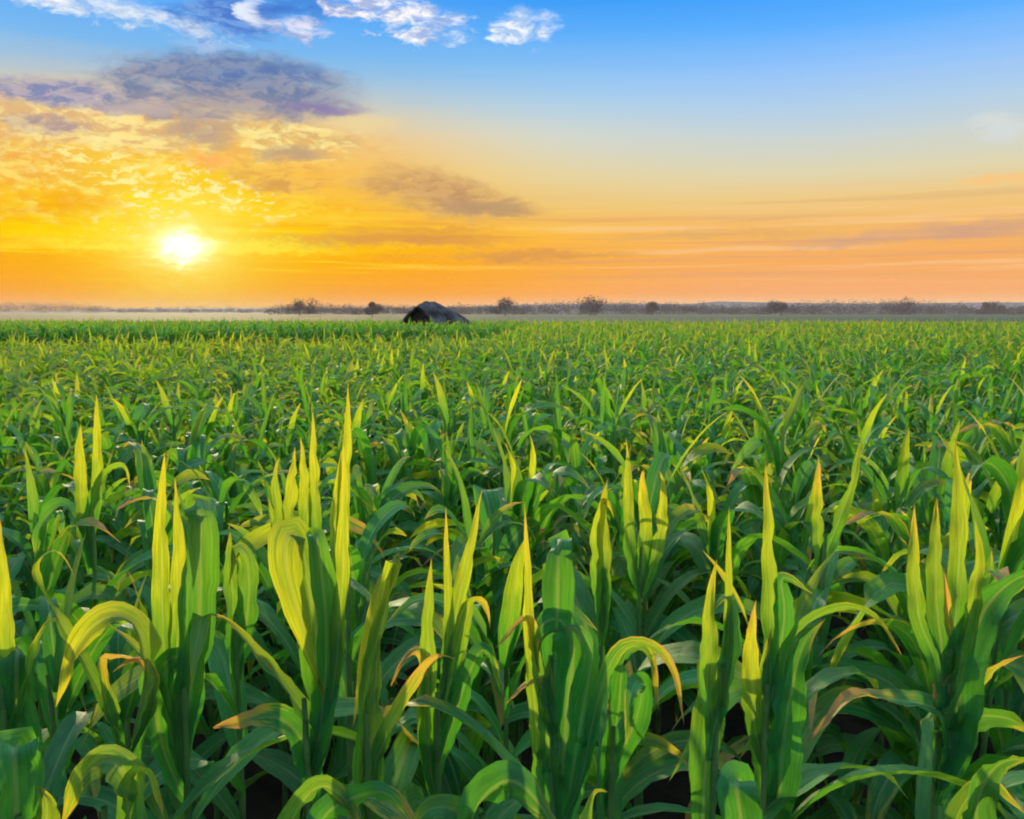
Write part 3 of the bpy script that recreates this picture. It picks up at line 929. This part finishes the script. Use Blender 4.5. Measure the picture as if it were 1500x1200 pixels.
print('plants', len(near), 'rest', len(rest), 'faces', sum(len(f) for f in fa.f))


# ------------------------------------------------------------------ hut at the far edge
def solid(name, pts, faces, mat, parent):
    me = bpy.data.meshes.new(name)
    me.from_pydata([tuple(p) for p in pts], [], faces)
    me.materials.append(mat)
    me.update()
    return link(name, me, parent)


def box(name, c, s, mat, parent, rz=0):
    x, y, z = s[0] / 2, s[1] / 2, s[2] / 2
    pts = [(i * x, j * y, k * z) for k in (-1, 1) for j in (-1, 1) for i in (-1, 1)]
    fs = [(0, 2, 3, 1), (4, 5, 7, 6), (0, 1, 5, 4), (2, 6, 7, 3), (0, 4, 6, 2), (1, 3, 7, 5)]
    o = solid(name, pts, fs, mat, parent)
    o.location = c
    o.rotation_euler = (0, 0, rz)
    b = o.modifiers.new('bevel', 'BEVEL')
    b.width = min(s) * 0.12
    b.segments = 2
    return o


hut = link('field_hut', None)
HY = 49.0
hp = at(640, 470, HY)
hut.location = (hp[0], HY, 0)
hut.rotation_euler = (0, 0, R(56))
hut.scale = (0.84, 0.84, 0.93)
hut['label'] = 'small dark hut with a low sloping thatched roof standing alone beyond the corn'
hut['category'] = 'hut'
# walls
box('wall', (0, 0, 0.85), (3.3, 2.4, 1.7), M_BOARD, hut)
dr = box('door', (-0.55, -1.23, 0.85), (0.7, 0.05, 1.6), M_POST, hut)
box('handle', (0.24, -0.05, 0.05), (0.05, 0.05, 0.12), M_BOARD, dr)
for sx in (-1, 1):
    for sy in (-1, 1):
        box('post', (sx * 1.9, sy * 1.5, 0.72), (0.12, 0.12, 1.44), M_POST, hut)
# roof: gable on one end, hip on the other, ragged eaves
rg = random.Random(3)
pts, fs = [], []


def slope(e0, e1, r0, r1, nx, ny):
    e0, e1, r0, r1 = map(np.array, (e0, e1, r0, r1))
    k0 = len(pts)
    for j in range(ny + 1):
        f = j / ny
        for i in range(nx + 1):
            g_ = i / nx
            p = (e0 * (1 - g_) + e1 * g_) * (1 - f) + (r0 * (1 - g_) + r1 * g_) * f
            p = p + np.array([rg.uniform(-.02, .02), rg.uniform(-.02, .02), rg.uniform(-.035, .035) + 0.16 * math.sin(math.pi * f)])
            p[2] -= (0.9 * max(0, abs(g_ - 0.5) - 0.2) if nx > 20 else 0.27) * f
            if j == 0:
                p[2] -= rg.uniform(0, 0.16)
            pts.append(tuple(p))
    for j in range(ny):
        for i in range(nx):
            a = k0 + j * (nx + 1) + i
            fs.append((a, a + 1, a + nx + 2, a + nx + 1))


EL, ER, ES, RZ = -2.0, 2.3, 1.85, 2.98
slope((EL, -ES, 1.25), (ER, -ES, 1.25), (EL, 0, RZ), (0.7, 0, RZ - .05), 30, 9)
slope((ER, ES, 1.25), (EL, ES, 1.25), (0.7, 0, RZ - .05), (EL, 0, RZ), 30, 9)
slope((ER, -ES, 1.25), (ER, ES, 1.25), (0.7, 0, RZ - .05), (0.72, 0.01, RZ - .05), 18, 9)
rf = solid('roof', pts, fs, M_THATCH, hut)
md = rf.modifiers.new('thick', 'SOLIDIFY')
md.thickness = 0.12
solid('gable', [(-1.75, -1.45, 1.3), (-1.75, 1.45, 1.3), (-1.75, 0, 2.8), (-1.68, -1.45, 1.3), (-1.68, 1.45, 1.3), (-1.68, 0, 2.8)],
      [(0, 2, 1), (3, 4, 5), (0, 1, 4, 3), (1, 2, 5, 4), (2, 0, 3, 5)], M_BOARD, hut)


# ------------------------------------------------------------------ far trees
def crown_geo(acc, rg, x, y, h, w, z0, nf, leaf):
    """leaf clumps through an uneven crown volume"""
    lobes = [(rg.gauss(0, w * .26), rg.gauss(0, w * .26), z0 + (h - z0) * rg.uniform(.25, .8), w * rg.uniform(.2, .36)) for _ in range(7)]
    lobes.append((0, 0, h - w * .26, w * .26))
    for _ in range(nf):
        lx, ly, lz, lr = lobes[rg.randrange(len(lobes))]
        d = norm(np.array([rg.gauss(0, 1), rg.gauss(0, 1), rg.gauss(0, 1)]))
        r = lr * rg.uniform(0.55, 1.05)
        c = np.array([x + lx, y + ly, lz]) + d * r * np.array([1, 1, .85])
        a = norm(np.array([rg.gauss(0, 1), rg.gauss(0, 1), rg.gauss(0, .6)]))
        b = norm(np.cross(a, d + 0.3))
        s = leaf * rg.uniform(.6, 1.3)
        acc.quads([c - a * s, c - b * s * .7, c + a * s, c + b * s * .7], [[0, 1, 2, 3]])


def trunk_geo(acc, rg, x, y, h, r):
    stalk_geo(acc, h, r, (rg.uniform(-.3, .3), rg.uniform(-.3, .3)), 6, 7, (x, y, 0))
    for q in range(4):
        a = rg.uniform(0, 6.28)
        z0 = h * rg.uniform(.45, .8)
        P = np.array([[x, y, z0], [x + math.cos(a) * h * .2, y + math.sin(a) * h * .2, z0 + h * .2], [x + math.cos(a) * h * .32, y + math.sin(a) * h * .32, z0 + h * .38]])
        for w_ in ((1, 0, 0), (0, 1, 0)):
            W = np.tile(np.array(w_, float), (3, 1))
            ribbon(acc, P, W, W * 0, r * 0.9, 2, (0, 0, .5), base=1.0)


TREES = [(438, 441, 330, 1.1, 'lone low tree far left of the hut, faint in the orange mist'),
         (545, 443, 300, .9, 'small round tree standing on the horizon just left of the hut'),
         (740, 440, 330, 1.2, 'first rounded tree on the horizon right of the hut'),
         (872, 439, 340, 1.7, 'widest dark tree on the horizon right of the middle'),
         (955, 442, 350, .9, 'small upright tree on the horizon between two wider ones'),
         (1145, 443, 330, 1.2, 'dark rounded tree on the horizon, right half, standing clear of the wood'),
         (1322, 439, 380, 1.6, 'tall tree rising above the right-hand wood'),
         (1452, 444, 380, 1.0, 'small tree near the right end of the horizon')]
for (px, py, Y, wf, lab) in TREES:
    rg = random.Random(px)
    tp = at(px, py - 2, Y)
    h = tp[2]
    root = link('tree', None)
    root.location = (tp[0], Y, 0)
    root['label'] = lab
    root['category'] = 'tree'
    root['group'] = 'single trees on the horizon'
    a = Acc()
    trunk_geo(a, rg, 0, 0, h * .6, .16)
    link('trunk', a.mesh('trunk', M_BARK), root)
    a = Acc()
    crown_geo(a, rg, 0, 0, h, h * 1.15 * wf, h * .1, 1500, .26)
    link('crown', a.mesh('crown', M_TREE, False), root)

wa = Acc()
rg = random.Random(77)
prof_x = [-200, 0, 60, 130, 170, 390, 420, 560, 600, 700, 760, 860, 900, 1010, 1060, 1150, 1250, 1310, 1390, 1440, 1500, 1800]
prof_y = [445, 445, 445, 449, 452, 452, 448, 449, 450, 449, 447, 444, 446, 447, 448, 447, 445, 444, 446, 451, 449, 447]
for px in np.arange(-200, 1800, 5.5):
    gap = 170 < px < 385
    Y = rg.uniform(430, 520) if px > 400 else rg.uniform(700, 860)
    py = np.interp(px, prof_x, prof_y) + rg.gauss(0, 1.2)
    tp = at(px, py, Y)
    h = max(2.0, tp[2]) if not gap else rg.uniform(2.8, 4.4)
    crown_geo(wa, rg, tp[0], Y, h, h * (rg.uniform(1.8, 3.0) if px > 390 else 2.6), 0.0, 340, .30)
o = link('woodland', wa.mesh('woodland', M_TREE, False))
o['kind'] = 'stuff'
o['label'] = 'low hazy belt of distant woodland along the horizon'
o['category'] = 'woodland'
# low far rise closing the view
hp_, hf = [], []
xs = np.linspace(-1600, 1600, 90)
for i, x in enumerate(xs):
    zz = 5.2 + 2.0 * math.sin(x * .004 + 1) + 1.4 * math.sin(x * .013) + (4.5 if x > 200 else 0.8 if x > 0 else -1.0 * min(1, -x / 300))
    hp_ += [(x, 900, -0.5), (x, 1010, max(1.2, zz) * 1.0), (x, 1300, -0.5)]
for i in range(89):
    for k in range(2):
        hf.append((i * 3 + k, (i + 1) * 3 + k, (i + 1) * 3 + k + 1, i * 3 + k + 1))
me = bpy.data.meshes.new('hills')
me.from_pydata(hp_, [], hf)
me.materials.append(M_TREE)
me.polygons.foreach_set('use_smooth', [True] * len(me.polygons))
o = link('hills', me)
o['kind'] = 'structure'

# ------------------------------------------------------------------ ground mist
m, g = new_mat('mist_volume')
vs = g.node('ShaderNodeVolumeScatter')
vs.inputs['Color'].default_value = (0.95, 0.68, 0.52, 1)
vs.inputs['Density'].default_value = 0.0005
vs.inputs['Anisotropy'].default_value = 0.0
out = g.node('ShaderNodeOutputMaterial')
g.link(vs.outputs[0], out.inputs['Volume'])
mist = box('mist', (0, 490, 4.3), (2600, 820, 8.4), m, None)
mist.modifiers.clear()
mist['kind'] = 'structure'

# ------------------------------------------------------------------ render
scene.view_settings.view_transform = 'Standard'
scene.view_settings.look = 'None'
scene.view_settings.exposure = 0
scene.cycles.use_denoising = True
scene.cycles.sample_clamp_direct = 1.3
scene.cycles.sample_clamp_indirect = 4
scene.cycles.max_bounces = 4
scene.cycles.transmission_bounces = 4
scene.cycles.diffuse_bounces = 1
scene.cycles.use_adaptive_sampling = True
scene.cycles.adaptive_threshold = 0.05
scene.cycles.volume_bounces = 1
scene.cycles.filter_width = 2.0
